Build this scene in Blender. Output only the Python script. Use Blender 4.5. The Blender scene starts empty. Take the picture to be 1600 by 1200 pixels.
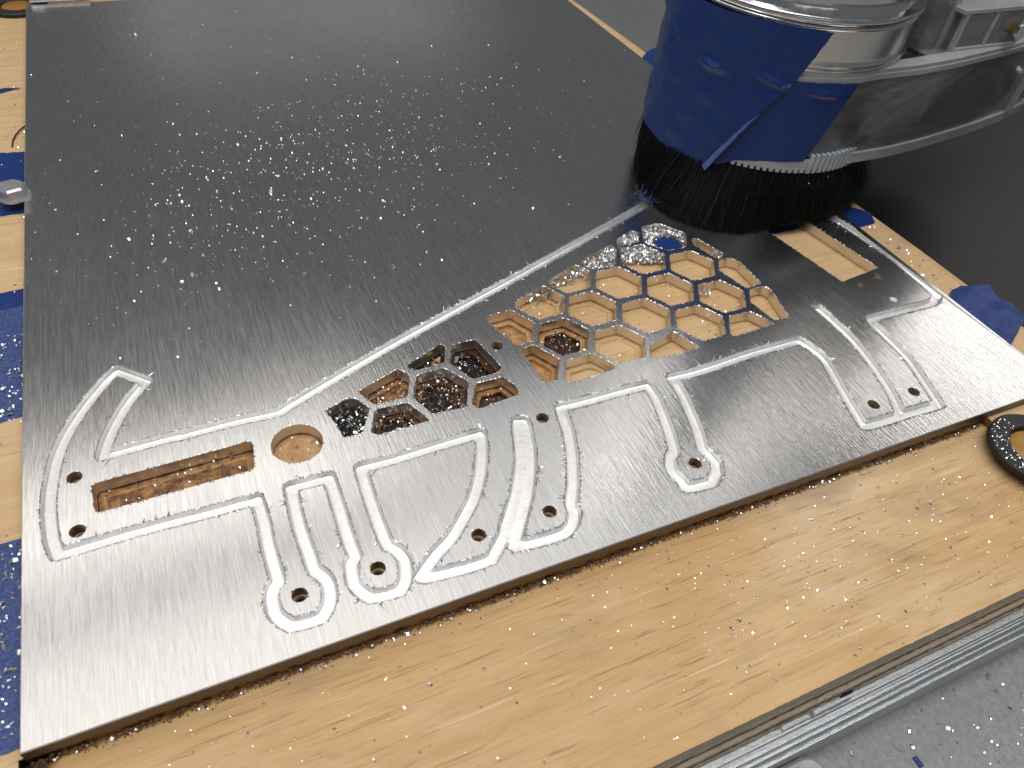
import bpy, math, random
import numpy as np
from mathutils import Vector, Matrix
from mathutils.geometry import delaunay_2d_cdt
random.seed(7); RNG = np.random.default_rng(11)
SCN = bpy.context.scene
COL = SCN.collection
K = 0.001                                   # geometry is written in millimetres

# ------------------------------------------------------------------ camera
cd = bpy.data.cameras.new('camera'); cam = bpy.data.objects.new('camera', cd); COL.objects.link(cam)
CR = ((0.9117132, -0.2332686, 0.3381785), (-0.4026927, -0.670419, 0.623199), (0.0813485, -0.7043608, -0.7051654))
CAM = (82.0764, -120.3464, 239.6989)
M = Matrix(((CR[0][0], -CR[0][1], -CR[0][2], CAM[0]*K), (CR[1][0], -CR[1][1], -CR[1][2], CAM[1]*K),
            (CR[2][0], -CR[2][1], -CR[2][2], CAM[2]*K), (0, 0, 0, 1)))
cam.matrix_world = M
cd.sensor_width = 36; cd.lens = 36*1166.313/1600
cd.clip_start = 0.01; cd.clip_end = 50
cd.dof.use_dof = True; cd.dof.focus_distance = 0.37; cd.dof.aperture_fstop = 20
SCN.camera = cam

# ------------------------------------------------------------------ room light
w = bpy.data.worlds.new('World'); SCN.world = w; w.use_nodes = True
bg = w.node_tree.nodes['Background']; bg.inputs[0].default_value = (0.95, 0.97, 1.0, 1); bg.inputs[1].default_value = 0.118
SCN.view_settings.view_transform = 'Standard'; SCN.view_settings.look = 'None'
SCN.view_settings.exposure = 0; SCN.view_settings.gamma = 1
SCN.cycles.use_denoising = True
SCN.cycles.max_bounces = 8; SCN.cycles.transparent_max_bounces = 12
SCN.cycles.sample_clamp_indirect = 6

def panel(x0, x1, y0, y1, z, radiance, col=(1.0, 0.97, 0.93)):
    """one unseen light panel facing down, placed for its reflection or fill (metres)"""
    l = bpy.data.lights.new('unseen_light_panel', 'AREA'); l.shape = 'RECTANGLE'; l.size = x1-x0; l.size_y = y1-y0
    l.energy = radiance*math.pi*(x1-x0)*(y1-y0); l.color = col
    o = bpy.data.objects.new('unseen_light_panel', l); COL.objects.link(o); o.location = ((x0+x1)/2, (y0+y1)/2, z)
panel(-1.3, .45, .36, .875, 1.3, 1.3, (1, .94, .87))
panel(-1.3, .45, .995, 1.36, 1.3, 1.65, (1, .95, .88))
panel(.45, 1.15, .36, 1.2, 1.3, .80)
panel(1.25, 1.65, .74, 1.0, 1.3, 1.4, (1, .95, .88))
panel(2.0, 3.3, .5, 1.4, 1.3, 2.1, (1, .96, .91))
panel(.0, 1.9, 3.6, 5.2, 1.3, .20, (1, .9, .87))  # dim panel added to give a pale reflection on the far sheet
panel(-.9, 1.3, -.36, .26, 1.35, 4.5, (1.0, .98, .96))  # added overhead fill, brightens the wood and the channel floors
panel(-1.2, .4, -2.2, -1.6, 1.0, .9)  # weak lamp added behind the camera to light the bolt facets

# ------------------------------------------------------------------ helpers
def mesh(name, V, F, mats, parent=None, smooth=False, mi=None, loc=None, angle=None):
    me = bpy.data.meshes.new(name)
    me.from_pydata((np.asarray(V, float)*K).tolist(), [], F)
    for m in (mats if isinstance(mats, (list, tuple)) else [mats]): me.materials.append(m)
    if mi is not None: me.polygons.foreach_set('material_index', np.asarray(mi, np.int32))
    if smooth: me.polygons.foreach_set('use_smooth', np.ones(len(me.polygons), bool))
    if angle: me.set_sharp_from_angle(angle=math.radians(angle))
    me.update()
    o = bpy.data.objects.new(name, me); COL.objects.link(o)
    if parent: o.parent = parent
    if loc is not None: o.location = Vector(loc)*K
    return o
def empty(name, loc):
    o = bpy.data.objects.new(name, None); o.empty_display_size = 0.01; COL.objects.link(o); o.location = Vector(loc)*K
    return o
def tag(o, label=None, cat=None, group=None, kind=None):
    for k, v in (('label', label), ('category', cat), ('group', group), ('kind', kind)):
        if v: o[k] = v
    return o
def prism(poly, z0, z1, bev=0.0):
    """closed prism over polygon (ccw), optional top bevel"""
    n = len(poly); V = []; F = []
    c = np.mean(poly, axis=0)
    rings = [(poly, z0)]
    if bev:
        ins = inset(poly, bev); rings += [(poly, z1-bev), (ins, z1)]
    else: rings.append((poly, z1))
    for r, z in rings: V += [(x, y, z) for x, y in r]
    for k in range(len(rings)-1):
        for i in range(n):
            j = (i+1) % n; F.append((k*n+i, k*n+j, k*n+n+j, k*n+n+i))
    F.append(tuple(range(n-1, -1, -1))); F.append(tuple(range(len(V)-n, len(V))))
    return V, F
def area2(p):
    p = np.asarray(p); x, y = p[:, 0], p[:, 1]
    return float(np.sum(x*np.roll(y, -1)-np.roll(x, -1)*y))
def ccw(p):
    p = [tuple(q) for q in p]
    return p if area2(p) > 0 else p[::-1]
def inset(p, d):
    """miter inset of a ccw polygon by d (positive = inward)"""
    p = np.asarray(p, float); n = len(p); out = []
    for i in range(n):
        a, b, c = p[i-1], p[i], p[(i+1) % n]
        e1 = (b-a)/max(np.linalg.norm(b-a), 1e-9); e2 = (c-b)/max(np.linalg.norm(c-b), 1e-9)
        n1 = np.array((-e1[1], e1[0])); n2 = np.array((-e2[1], e2[0])); m = n1+n2
        k = max(m@n1, 0.35); out.append(tuple(b+m*d/k))
    return out
def rounded(p, r, seg=3):
    p = np.asarray(ccw(p), float); n = len(p); out = []
    for i in range(n):
        a, b, c = p[i-1], p[i], p[(i+1) % n]
        l1, l2 = np.linalg.norm(a-b), np.linalg.norm(c-b)
        t = min(r, l1*.45, l2*.45); s = b+(a-b)/l1*t; e = b+(c-b)/l2*t
        for k in range(seg+1):
            u = k/seg; out.append(tuple((1-u)**2*s+2*u*(1-u)*b+u*u*e))
    return out
def circle(cx, cy, r, n=24, a0=0):
    return [(cx+r*math.cos(a0+2*math.pi*i/n), cy+r*math.sin(a0+2*math.pi*i/n)) for i in range(n)]
def inside(P, poly):
    """points (n,2) in polygon"""
    poly = np.asarray(poly); x, y = P[:, 0], P[:, 1]; c = np.zeros(len(P), bool)
    for i in range(len(poly)):
        (x1, y1), (x2, y2) = poly[i-1], poly[i]
        if y1 == y2: continue
        c ^= ((y1 > y) != (y2 > y)) & (x < (x2-x1)*(y-y1)/(y2-y1)+x1)
    return c
def lathe(profile, cx, cy, n=64, a0=0, a1=2*math.pi, closed=True):
    """profile = [(r, z)...]"""
    V = []; F = []; m = len(profile); full = abs(a1-a0-2*math.pi) < 1e-6; N = n if full else n+1
    for i in range(N):
        a = a0+(a1-a0)*i/n; V += [(cx+r*math.cos(a), cy+r*math.sin(a), z) for r, z in profile]
    for i in range(n):
        j = (i+1) % N
        for k in range(m if closed else m-1):
            q = (k+1) % m; F.append((i*m+k, j*m+k, j*m+q, i*m+q))
    return V, F
def join(parts):
    V = []; F = []
    for v, f in parts:
        o = len(V); V += list(v); F += [tuple(i+o for i in q) for q in f]
    return V, F
def box(x0, x1, y0, y1, z0, z1, bev=0.0):
    return prism([(x0, y0), (x1, y0), (x1, y1), (x0, y1)], z0, z1, bev)

# ------------------------------------------------------------------ materials
class NT:
    def __init__(s, name):
        s.m = bpy.data.materials.new(name); s.m.use_nodes = True; s.t = s.m.node_tree; s.b = s.t.nodes['Principled BSDF']
    def n(s, typ, **kw):
        q = s.t.nodes.new(typ)
        for k, v in kw.items():
            if k == 'ins':
                for i, x in v.items(): q.inputs[i].default_value = x
            else: setattr(q, k, v)
        return q
    def l(s, a, b): s.t.links.new(a, b)
    def coords(s, scale, kind='Object', rot=(0, 0, 0)):
        tc = s.n('ShaderNodeTexCoord'); mp = s.n('ShaderNodeMapping'); mp.inputs['Scale'].default_value = scale
        mp.inputs['Rotation'].default_value = rot
        s.l(tc.outputs[kind], mp.inputs[0]); return mp.outputs[0]
    def noise(s, vec, scale=1, detail=4, rough=.6, dist=0):
        q = s.n('ShaderNodeTexNoise'); q.inputs['Scale'].default_value = scale; q.inputs['Detail'].default_value = detail
        q.inputs['Roughness'].default_value = rough; q.inputs['Distortion'].default_value = dist; s.l(vec, q.inputs['Vector']); return q.outputs[0]
    def ramp(s, fac, stops):
        q = s.n('ShaderNodeValToRGB'); e = q.color_ramp.elements
        while len(e) < len(stops): e.new(.5)
        for k, (p, c) in enumerate(stops):
            e[k].position = p; e[k].color = (*c, 1) if len(c) == 3 else c
        s.l(fac, q.inputs[0]); return q.outputs[0]
    def mix(s, f, a, b, mode='MIX'):
        q = s.n('ShaderNodeMix', data_type='RGBA', blend_type=mode)
        for k, v in ((0, f), (6, a), (7, b)):
            if hasattr(v, 'is_output'): s.l(v, q.inputs[k])
            else: q.inputs[k].default_value = v if k == 0 else (*v, 1)
        return q.outputs[2]
    def math(s, op, a, b=0.0):
        q = s.n('ShaderNodeMath', operation=op)
        for k, v in ((0, a), (1, b)):
            if hasattr(v, 'is_output'): s.l(v, q.inputs[k])
            else: q.inputs[k].default_value = v
        return q.outputs[0]
    def maprange(s, v, a, b, c, d):
        q = s.n('ShaderNodeMapRange'); s.l(v, q.inputs[0])
        for k, x in zip((1, 2, 3, 4), (a, b, c, d)): q.inputs[k].default_value = x
        return q.outputs[0]
    def bump(s, h, strength, dist, nrm=None):
        q = s.n('ShaderNodeBump'); q.inputs['Strength'].default_value = strength; q.inputs['Distance'].default_value = dist
        s.l(h, q.inputs['Height'])
        if nrm is not None: s.l(nrm, q.inputs['Normal'])
        return q.outputs[0]
    def set(s, **kw):
        for k, v in kw.items():
            k = k.replace('_', ' ')
            i = s.b.inputs[k]
            if hasattr(v, 'is_output'): s.l(v, i)
            else: i.default_value = (*v, 1) if isinstance(v, tuple) and len(v) == 3 else v
        return s.m
G3 = lambda v: (v, v, v)

def mat_brushed():
    t = NT('brushed_aluminium')
    n1 = t.noise(t.coords((1700, 75, 1)), 1, 3, .6); n2 = t.noise(t.coords((800, 34, 1)), 1, 4, .65); n3 = t.noise(t.coords((9, 6, 1)), 1, 5, .6)
    n4 = t.noise(t.coords((1050, 75, 1)), 1, 2, .6); gr = t.noise(t.coords((1100, 1100, 1)), 1, 2, .6)
    col = t.mix(t.maprange(n1, .32, .68, 0, 1), G3(.60), (.76, .76, .77))
    col = t.mix(t.maprange(n4, .60, .72, 0, .45), col, G3(.93)); col = t.mix(t.maprange(n4, .30, .40, .45, 0), col, G3(.45))
    col = t.mix(t.maprange(gr, .35, .7, 0, .3), col, G3(.58))
    col = t.mix(t.maprange(n3, .45, .7, 0, .25), col, (.56, .56, .58))
    h = t.math('ADD', n1, t.math('MULTIPLY', n2, .28)); h = t.math('ADD', h, t.math('MULTIPLY', n4, .9))
    nb = t.bump(h, .13, .0006)
    tan = t.n('ShaderNodeTangent', direction_type='UV_MAP', uv_map='UVMap')
    r = t.math('ADD', t.maprange(n2, .3, .7, .13, .19), t.maprange(n3, .4, .7, 0, .04))
    return t.set(Base_Color=col, Metallic=1.0, Roughness=r, Anisotropic=.5, Anisotropic_Rotation=.25, Normal=nb, Tangent=tan.outputs[0])
def mat_milled():
    t = NT('freshly_milled_aluminium')
    n1 = t.noise(t.coords((900, 900, 900)), 1, 4, .6); n2 = t.noise(t.coords((160, 160, 300)), 1, 4, .6)
    n3 = t.noise(t.coords((420, 420, 60)), 1, 3, .7, .6)
    col = t.mix(t.maprange(n3, .35, .68, 0, 1), G3(.84), G3(.95))
    return t.set(Base_Color=col, Metallic=1.0, Roughness=t.maprange(n2, .3, .7, .34, .47), Normal=t.bump(t.math('ADD', n1, t.math('MULTIPLY', n3, .5)), .25, .0004))
def mat_wall():
    t = NT('cut_aluminium_wall')
    n1 = t.noise(t.coords((700, 700, 90)), 1, 3, .6)
    return t.set(Base_Color=(.72, .70, .68), Metallic=1.0, Roughness=.30, Normal=t.bump(n1, .3, .0005))
def mat_chip(name='bright_chip', c=.92, r=.3):
    return NT(name).set(Base_Color=G3(c), Metallic=1.0, Roughness=r)
def mat_wood(name, tint=1.0, pale=0.0, grain=(14, 150, 60)):
    t = NT(name)
    g = t.noise(t.coords(grain), 1, 6, .65, .6)
    f = t.noise(t.coords((grain[0]*3, grain[1]*6, grain[2]*4)), 1, 4, .65)
    b = t.noise(t.coords((7, 11, 9)), 1, 4, .6)
    col = t.ramp(g, [(.2, (.43, .26, .105)), (.45, (.55, .355, .165)), (.6, (.62, .42, .21)), (.85, (.71, .53, .31))])
    col = t.mix(t.maprange(b, .38, .62, 0, .6), col, (.52, .31, .12))
    wp = t.noise(t.coords((5, 9, 5)), 1, 5, .65, .7)
    col = t.mix(t.maprange(wp, .50, .68, 0, .55), col, (.68, .53, .36))
    fine = t.noise(t.coords((grain[0]*2.2, grain[1]*11, grain[2]*6)), 1, 3, .7)
    col = t.mix(t.maprange(fine, .45, .70, 0, .26), col, (.36, .215, .10))
    col = t.mix(t.maprange(f, .57, .69, 0, .7), col, (.26, .135, .055))
    sc = t.noise(t.coords((grain[0]*1.2, grain[1]*3, grain[2]*3), rot=(0, 0, .12)), 1, 2, .5)
    col = t.mix(t.maprange(sc, .66, .74, 0, .45), col, (.82, .68, .47))
    st = t.noise(t.coords((18, 24, 20)), 1, 3, .6, .5)
    col = t.mix(t.maprange(st, .58, .74, 0, .45), col, (.30, .21, .14))
    # small knots and resin streaks
    k = t.noise(t.coords((26, 95, 40)), 1, 2, .5, 1.2)
    col = t.mix(t.maprange(k, .71, .82, 0, .55), col, (.20, .09, .03))
    if pale: col = t.mix(pale, col, (.72, .56, .38))
    at = t.n('ShaderNodeAttribute', attribute_name='burn')
    m = t.noise(t.coords((240, 240, 240)), 1, 5, .7)
    burn = t.maprange(t.math('ADD', at.outputs['Fac'], t.math('MULTIPLY', t.math('SUBTRACT', m, .5), t.math('MULTIPLY', at.outputs['Fac'], 2.2))), .1, .95, 0, 1)
    scorch = t.ramp(burn, [(0, (1, 1, 1)), (.3, (.64, .49, .35)), (.6, (.17, .09, .05)), (1, (.02, .017, .015))])
    col = t.mix(1.0, col, scorch, 'MULTIPLY')
    return t.set(Base_Color=col, Roughness=t.maprange(g, .3, .7, .38, .55), Normal=t.bump(t.math('ADD', g, f), .35, .0006), Specular_IOR_Level=.35)
def mat_ply(name, c1, c2):
    t = NT(name); g = t.noise(t.coords((90, 90, 1500)), 1, 5, .7); f = t.noise(t.coords((300, 300, 300)), 1, 5, .7)
    col = t.mix(g, c1, c2); col = t.mix(t.maprange(f, .55, .75, 0, .7), col, tuple(x*.35 for x in c1))
    return t.set(Base_Color=col, Roughness=.85, Normal=t.bump(f, .8, .001))
def mat_tape(name, c, r=.42):
    t = NT(name); n = t.noise(t.coords((90, 90, 90)), 1, 4, .6); f = t.noise(t.coords((1500, 1500, 1500)), 1, 2, .5)
    col = t.mix(t.maprange(n, .3, .75, 0, .45), c, tuple(x*.7 for x in c))
    return t.set(Base_Color=col, Roughness=r, Specular_IOR_Level=.4, Normal=t.bump(t.math('ADD', n, t.math('MULTIPLY', f, .15)), .6, .0018))
def mat_dust_tape():
    t = NT('dusty_blue_tape'); f = t.noise(t.coords((1300, 1300, 1300)), 1, 3, .7); n = t.noise(t.coords((60, 60, 60)), 1, 3, .6)
    col = t.mix(t.maprange(f, .38, .68, 0, 1), (.011, .032, .15), (.075, .12, .28))
    return t.set(Base_Color=col, Roughness=.6, Normal=t.bump(f, .5, .0006))
def mat_clear(name, c, tr, r=.08):
    t = NT(name); n = t.noise(t.coords((22, 22, 60)), 1, 5, .65, .8); d = t.noise(t.coords((9, 9, 16)), 1, 4, .6, 1.5)
    col = t.mix(n, c, tuple(x*.55 for x in c))
    return t.set(Base_Color=col, Roughness=t.maprange(n, .4, .7, r, r+.2), Transmission_Weight=t.maprange(d, .35, .65, min(1, tr+.1), tr-.22), IOR=1.47, Specular_IOR_Level=.7, Normal=t.bump(t.math('ADD', n, d), .22, .004))
def mat_steel():
    t = NT('turned_steel'); n = t.noise(t.coords((3, 3, 1800)), 1, 3, .6); s = t.noise(t.coords((60, 60, 2)), 1, 3, .5)
    return t.set(Base_Color=t.mix(s, G3(.68), (.88, .86, .82)), Metallic=1.0, Roughness=.26, Normal=t.bump(n, .12, .0004))
def mat_rail():
    t = NT('extruded_rail_aluminium'); f = t.noise(t.coords((800, 800, 800)), 1, 4, .7); s = t.noise(t.coords((12, 700, 700)), 1, 3, .6)
    col = t.mix(t.maprange(f, .35, .7, 0, .8), (.50, .53, .55), (.75, .78, .80))
    return t.set(Base_Color=col, Metallic=.9, Roughness=t.maprange(f, .3, .7, .28, .5), Normal=t.bump(t.math('ADD', f, s), .5, .0006))
def mat_bench():
    t = NT('grey_bench_paint'); f = t.noise(t.coords((420, 420, 420)), 1, 5, .7); n = t.noise(t.coords((14, 14, 14)), 1, 4, .6)
    col = t.mix(t.maprange(f, .3, .7, 0, 1), G3(.20), (.36, .355, .35)); col = t.mix(t.maprange(n, .35, .7, 0, .4), col, G3(.22))
    return t.set(Base_Color=col, Roughness=.5, Normal=t.bump(f, .35, .0012))
def mat_plain(name, c, r=.5, metal=0.0, bumps=0.0, scale=300, **kw):
    t = NT(name); n = t.noise(t.coords((scale, scale, scale)), 1, 4, .6)
    col = t.mix(n, tuple(x*.75 for x in c), tuple(min(1, x*1.15) for x in c))
    if bumps: t.set(Normal=t.bump(n, bumps, .0008))
    return t.set(Base_Color=col, Roughness=r, Metallic=metal, **kw)
BRUSHED, MILLED, WALL = mat_brushed(), mat_milled(), mat_wall()
SHADED_EDGE = NT('shade_toned_aluminium_edge').set(Base_Color=(.20, .165, .135), Metallic=1.0, Roughness=.5)  # sheet side face: gap shade and brown wood reflection put into the colour
CHIP, CHIPD = mat_chip(), mat_chip('dull_chip', .6, .4)
WOOD = mat_wood('plywood_face'); WOODP = mat_wood('pale_plywood_face', pale=.22)
BOLT = mat_plain('brushed_bolt_steel', (.66, .67, .70), .42, 1.0, .15, 200)
PLYA = mat_ply('ply_edge_pale', (.70, .61, .48), (.46, .38, .28)); PLYB = mat_ply('ply_edge_dark', (.30, .17, .09), (.17, .09, .045))
TAPE = mat_tape('blue_masking_tape', (.005, .031, .165), .36); TAPEB = mat_tape('blue_tape_back', (.10, .16, .42), .55); TAPED = mat_dust_tape()
CLEAR = mat_clear('clear_acrylic', (.74, .75, .77), .82, .025); EDGE = mat_clear('acrylic_cut_edge', (.70, .72, .74), .4, .08)
STEEL, RAIL, BENCH = mat_steel(), mat_rail(), mat_bench()
BLACK = mat_plain('black_rubber', (.012, .012, .013), .55, 0, .5, 500)
BRISTLE = mat_plain('black_nylon_bristle', (.007, .007, .007), .3, Specular_IOR_Level=.4)
DARK = mat_plain('dark_machine_bed', (.011, .011, .011), .4, 0, .1, 40, Specular_IOR_Level=.2); GREYBED = mat_plain('grey_machine_bed', (.13, .14, .14), .4, 0, .1, 30)
AMBER = mat_plain('varnished_wood_plug', (.34, .165, .03), .3, 0, .3, 120)
ZINC = mat_plain('zinc_plated_steel', (.80, .81, .83), .16, 1.0, .15, 200)
BRASS = mat_plain('brass_screw', (.75, .52, .22), .25, 1.0)
PLASTIC = mat_plain('grey_translucent_plastic', (.50, .48, .50), .35, 0, .15, 200, Transmission_Weight=.25)
TEETH = mat_clear('brush_clip_plastic', (.62, .72, .80), .3, .08)  # pale blue tint stands for the blue-white glow above the bristles
CRUMB = mat_plain('scorched_wood_crumb', (.23, .145, .08), .9, 0, .8, 600)
GROOVES=[[(423.7,230.0),(371.9,221.6),(335.6,206.2),(244.3,169.2),(166.7,139.2),(131.5,124.7),(101.1,111.4),(96.1,109.2),(77.9,109.7),(58.9,109.2),(51.6,109.4),(33.8,108.6),(28.0,108.5),(30.4,116.9),(35.6,128.9),(41.4,138.6),(47.1,145.7),(36.2,156.4),(31.8,151.7),(24.7,141.4),(19.2,131.9),(14.8,122.5),(11.8,113.2),(10.1,103.8),(9.0,94.6),(8.8,85.5),(9.3,76.5),(10.0,72.0),(11.3,67.1),(21.6,67.3),(34.2,67.7),(50.5,67.5),(62.8,67.1),(75.0,67.2),(79.3,67.2),(79.7,55.9),(79.3,46.2),(79.4,39.6),(79.6,34.0),(79.6,29.5),(77.7,27.7),(76.2,23.8),(76.2,18.2),(77.8,14.5),(80.2,11.5),(85.4,10.8),(90.6,10.9),(93.9,14.7),(95.2,18.8),(95.4,23.4),(94.2,26.7),(92.3,29.3),(92.0,37.8),(91.6,44.6),(91.5,51.4),(91.8,59.4),(92.3,68.3),(100.7,68.1),(107.3,68.0),(107.3,56.5),(107.0,45.6),(106.9,36.6),(107.1,31.6),(107.1,29.7),(105.2,27.6),(104.4,24.7),(103.9,19.1),(105.4,15.4),(107.8,12.0),(112.9,11.1),(118.4,11.0),(121.1,14.1),(122.5,17.7),(123.3,22.4),(122.1,26.7),(119.7,29.8),(119.3,34.1),(119.2,41.0),(119.3,52.0),(119.7,63.5),(120.2,68.4),(133.8,68.0),(150.5,68.6),(165.6,69.0),(172.2,69.1),(170.7,63.4),(168.5,57.9),(163.2,47.4),(156.6,38.1),(148.5,30.0),(144.9,26.7),(142.1,24.4),(134.6,19.9),(126.5,13.6),(128.0,12.6),(138.8,11.4),(147.3,10.9),(153.4,11.0),(162.3,19.5),(164.6,23.0),(172.0,32.4),(178.4,41.9),(183.8,52.3),(188.0,64.0),(190.4,70.3)],
[(192.7,69.5),(191.4,62.7),(187.5,51.0),(182.3,40.4),(176.3,30.8),(170.3,22.7),(166.5,17.6),(163.2,13.1),(170.5,12.0),(179.7,11.4),(184.8,11.9),(187.8,13.6),(189.9,15.7),(191.7,18.8),(192.5,22.8),(196.9,29.9),(199.2,34.2),(204.2,44.9),(207.9,54.9),(208.9,58.4),(210.5,66.3),(211.8,71.1),(225.8,70.7),(246.0,70.7),(256.9,70.4),(256.2,62.2),(254.4,54.3),(251.3,43.2),(248.9,36.3),(246.7,31.3),(243.1,28.5),(240.6,24.0),(240.2,20.2),(241.1,16.7),(240.7,13.3),(246.4,12.2),(252.9,11.9),(258.3,15.7),(260.7,20.3),(260.3,24.9),(259.9,28.8),(263.7,38.8),(266.8,50.0),(269.6,61.8),(270.4,70.5),(288.5,70.2),(320.6,72.1),(336.5,72.0),(348.5,72.0),(350.8,64.4),(351.3,55.3),(346.5,40.4),(341.3,23.6),(338.7,14.0),(349.6,13.4),(360.9,13.2),(367.3,26.8),(372.6,44.1),(376.3,63.4),(376.5,79.3),(376.3,89.4)],
[(360.9,13.2),(363.0,13.3),(373.1,12.7),(384.4,12.3),(388.1,23.2),(394.0,41.7),(395.7,56.9),(396.3,67.8),(397.8,72.8),(400.7,73.5),(421.1,73.5),(440.7,72.9),(447.4,74.2),(450.9,77.3),(451.2,81.1),(452.1,89.7),(453.4,111.2),(452.1,125.8),(449.8,145.6),(446.7,162.2),(443.7,177.7),(440.0,195.7),(434.4,215.7),(423.7,230.0)]]
POCKETS={'P1':[(204.3,139.2),(218.0,140.0),(224.8,127.2),(218.9,115.2),(209.8,114.4),(203.7,134.2)],
'P2':[(222.3,145.3),(242.1,153.1),(248.5,141.7),(242.5,129.7),(228.2,128.9),(221.0,141.0)],
'P3':[(246.9,155.9),(266.9,164.5),(272.0,156.9),(265.5,144.0),(251.7,143.3),(246.2,153.0)],
'P5':[(210.2,111.2),(217.7,112.6),(225.1,99.2),(218.1,87.1),(211.4,87.5)],
'P6':[(227.6,97.4),(242.5,97.9),(248.7,86.4),(246.3,84.5),(226.8,83.2),(220.8,84.9)],
'S1':[(114.2,103.1),(125.0,107.1),(128.3,106.2),(132.6,98.4),(125.9,86.0),(118.1,85.7),(117.6,90.2),(116.0,98.5)],
'S2':[(130.7,109.5),(151.5,117.8),(155.1,111.9),(150.0,99.4),(135.0,99.6)],
'S3':[(156.2,118.6),(175.4,127.3),(177.1,125.2),(172.9,114.8),(158.0,114.0),(156.4,116.0)],
'S4':[(180.7,125.0),(192.6,125.1),(196.9,102.7),(193.2,100.6),(181.3,100.3),(175.0,113.6)],
'S5':[(158.2,110.8),(171.3,111.5),(178.8,99.5),(172.3,85.1),(157.0,86.2),(152.1,98.5)],
'S6':[(134.8,96.8),(148.9,96.1),(154.6,83.0),(131.9,82.4),(129.2,84.8)],
'S7':[(181.7,97.2),(195.1,97.1),(198.5,88.5),(197.2,84.5),(177.0,82.3),(175.1,86.0)],
'Q3':[(344.9,165.9),(348.3,166.1),(355.0,147.7),(351.8,144.9),(348.6,145.3),(343.8,161.3)],
'Q4':[(348.3,143.0),(355.4,143.4),(359.5,139.5),(359.1,117.8),(348.6,116.7),(347.8,118.9),(343.2,135.5)],
'Q5':[(349.1,115.1),(358.7,115.1),(360.7,111.7),(355.3,88.6),(346.1,89.8),(343.1,106.0)],
'Q6':[(324.6,99.8),(337.9,99.1),(344.2,87.1),(318.4,85.4),(316.4,87.3)],
'Q7':[(272.9,94.2),(289.7,98.4),(295.1,84.3),(271.5,84.1),(267.9,85.7)],
'T1':[(272.4,166.5),(294.8,175.2),(296.6,171.0),(288.5,157.4),(274.7,158.0),(271.9,161.7)],
'T2':[(300.8,178.3),(314.2,184.4),(317.8,181.6),(313.4,173.5),(301.2,173.2)],
'Q1':[(322.9,186.1),(334.6,186.6),(344.9,172.1),(337.7,160.6),(325.5,160.6),(315.9,171.1)],
'L00':[(272.7,128.4),(265.4,140.6),(251.2,140.4),(244.3,128.0),(251.6,115.8),(265.8,116.0)],
'L10':[(296.8,114.5),(289.5,126.7),(275.3,126.5),(268.4,114.1),(275.7,101.9),(289.9,102.1)],
'L20':[(320.9,100.6),(313.6,112.8),(299.4,112.6),(292.5,100.2),(299.8,88.0),(314.0,88.2)],
'L01':[(296.8,143.3),(289.6,155.5),(275.4,155.3),(268.5,142.9),(275.7,130.7),(289.9,130.9)],
'L11':[(320.9,129.4),(313.7,141.6),(299.5,141.4),(292.6,129.0),(299.8,116.8),(314.0,117.0)],
'L21':[(345.0,115.5),(337.8,127.7),(323.6,127.5),(316.7,115.1),(323.9,102.9),(338.1,103.1)],
'L12':[(345.1,144.4),(337.8,156.5),(323.6,156.3),(316.7,143.9),(324.0,131.7),(338.2,132.0)],
'L02':[(321.0,158.2),(313.7,170.4),(299.5,170.2),(292.6,157.8),(299.9,145.6),(314.1,145.8)],
'L0-1':[(248.6,113.5),(241.3,125.7),(227.1,125.5),(220.2,113.1),(227.4,100.9),(241.6,101.1)],
'L1-1':[(272.7,99.6),(265.4,111.8),(251.2,111.6),(244.3,99.2),(251.6,87.0),(265.7,87.2)],
'slot':[(23.3,95.1),(83.1,96.9),(81.4,81.6),(23.9,80.5)],
'rect':[(405.9,104.5),(436.7,108.5),(425.2,176.5),(394.3,172.4)]}
DISC=(99.56,89.19,10.38)
DRILLED=[(85.4,21.4),(113.4,21.8),(152.5,22.0),(182.6,22.2),(201.2,67.9),(251.4,22.6),(352.7,23.0),(378.4,22.9),(200.7,117.5),(17.8,100.7),(17.9,74.8)]
SPOTS=[(414.4,98.7),(430.2,101.7),(423.0,82.2)]
# ------------------------------------------------------------------ room surfaces around the job
T = 5.2                                     # plate thickness
ZW = -T                                     # board under the plate
ZF = -10.0                                  # faced-down front of the board
tag(mesh('floor', [(-3000, -3000, -700), (4000, -3000, -700), (4000, 4000, -700), (-3000, 4000, -700)], [(0, 1, 2, 3)], DARK), kind='structure')
V, F = box(492, 1500, -60, 392, -70, -34, 2); tag(mesh('machine_bed', V, F, DARK), kind='structure')
V, F = box(476, 1500, 396, 1400, -70, -30, 2); tag(mesh('machine_bed', V, F, GREYBED), kind='structure')
V, F = box(-700, 1300, -900, -60, -106, -66, 2); tag(mesh('bench_top', V, F, BENCH), kind='structure')

# ------------------------------------------------------------------ signed distance contours for the milled channel
def smooth_line(P, corner=27, sub=5):
    P = np.asarray(P, float); n = len(P); out = [P[0]]
    def ang(i):
        a, b = P[i]-P[i-1], P[i+1]-P[i]
        return abs(math.degrees(math.atan2(a[0]*b[1]-a[1]*b[0], a@b)))
    cor = [True]+[ang(i) > corner for i in range(1, n-1)]+[True]
    for i in range(n-1):
        p1, p2 = P[i], P[i+1]
        p0 = P[i-1] if not cor[i] else 2*p1-p2
        p3 = P[i+2] if not cor[i+1] else 2*p2-p1
        for k in range(1, sub+1):
            t = k/sub
            out.append(.5*(2*p1+(p2-p0)*t+(2*p0-5*p1+4*p2-p3)*t*t+(3*p1-p0-3*p2+p3)*t**3))
    return np.array(out)
LINES = [smooth_line(g) for g in GROOVES]
STEP = 0.6; GX0, GY0, GX1, GY1 = 2.0, 2.0, 453.0, 245.0
NX, NY = int((GX1-GX0)/STEP)+1, int((GY1-GY0)/STEP)+1
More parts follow.
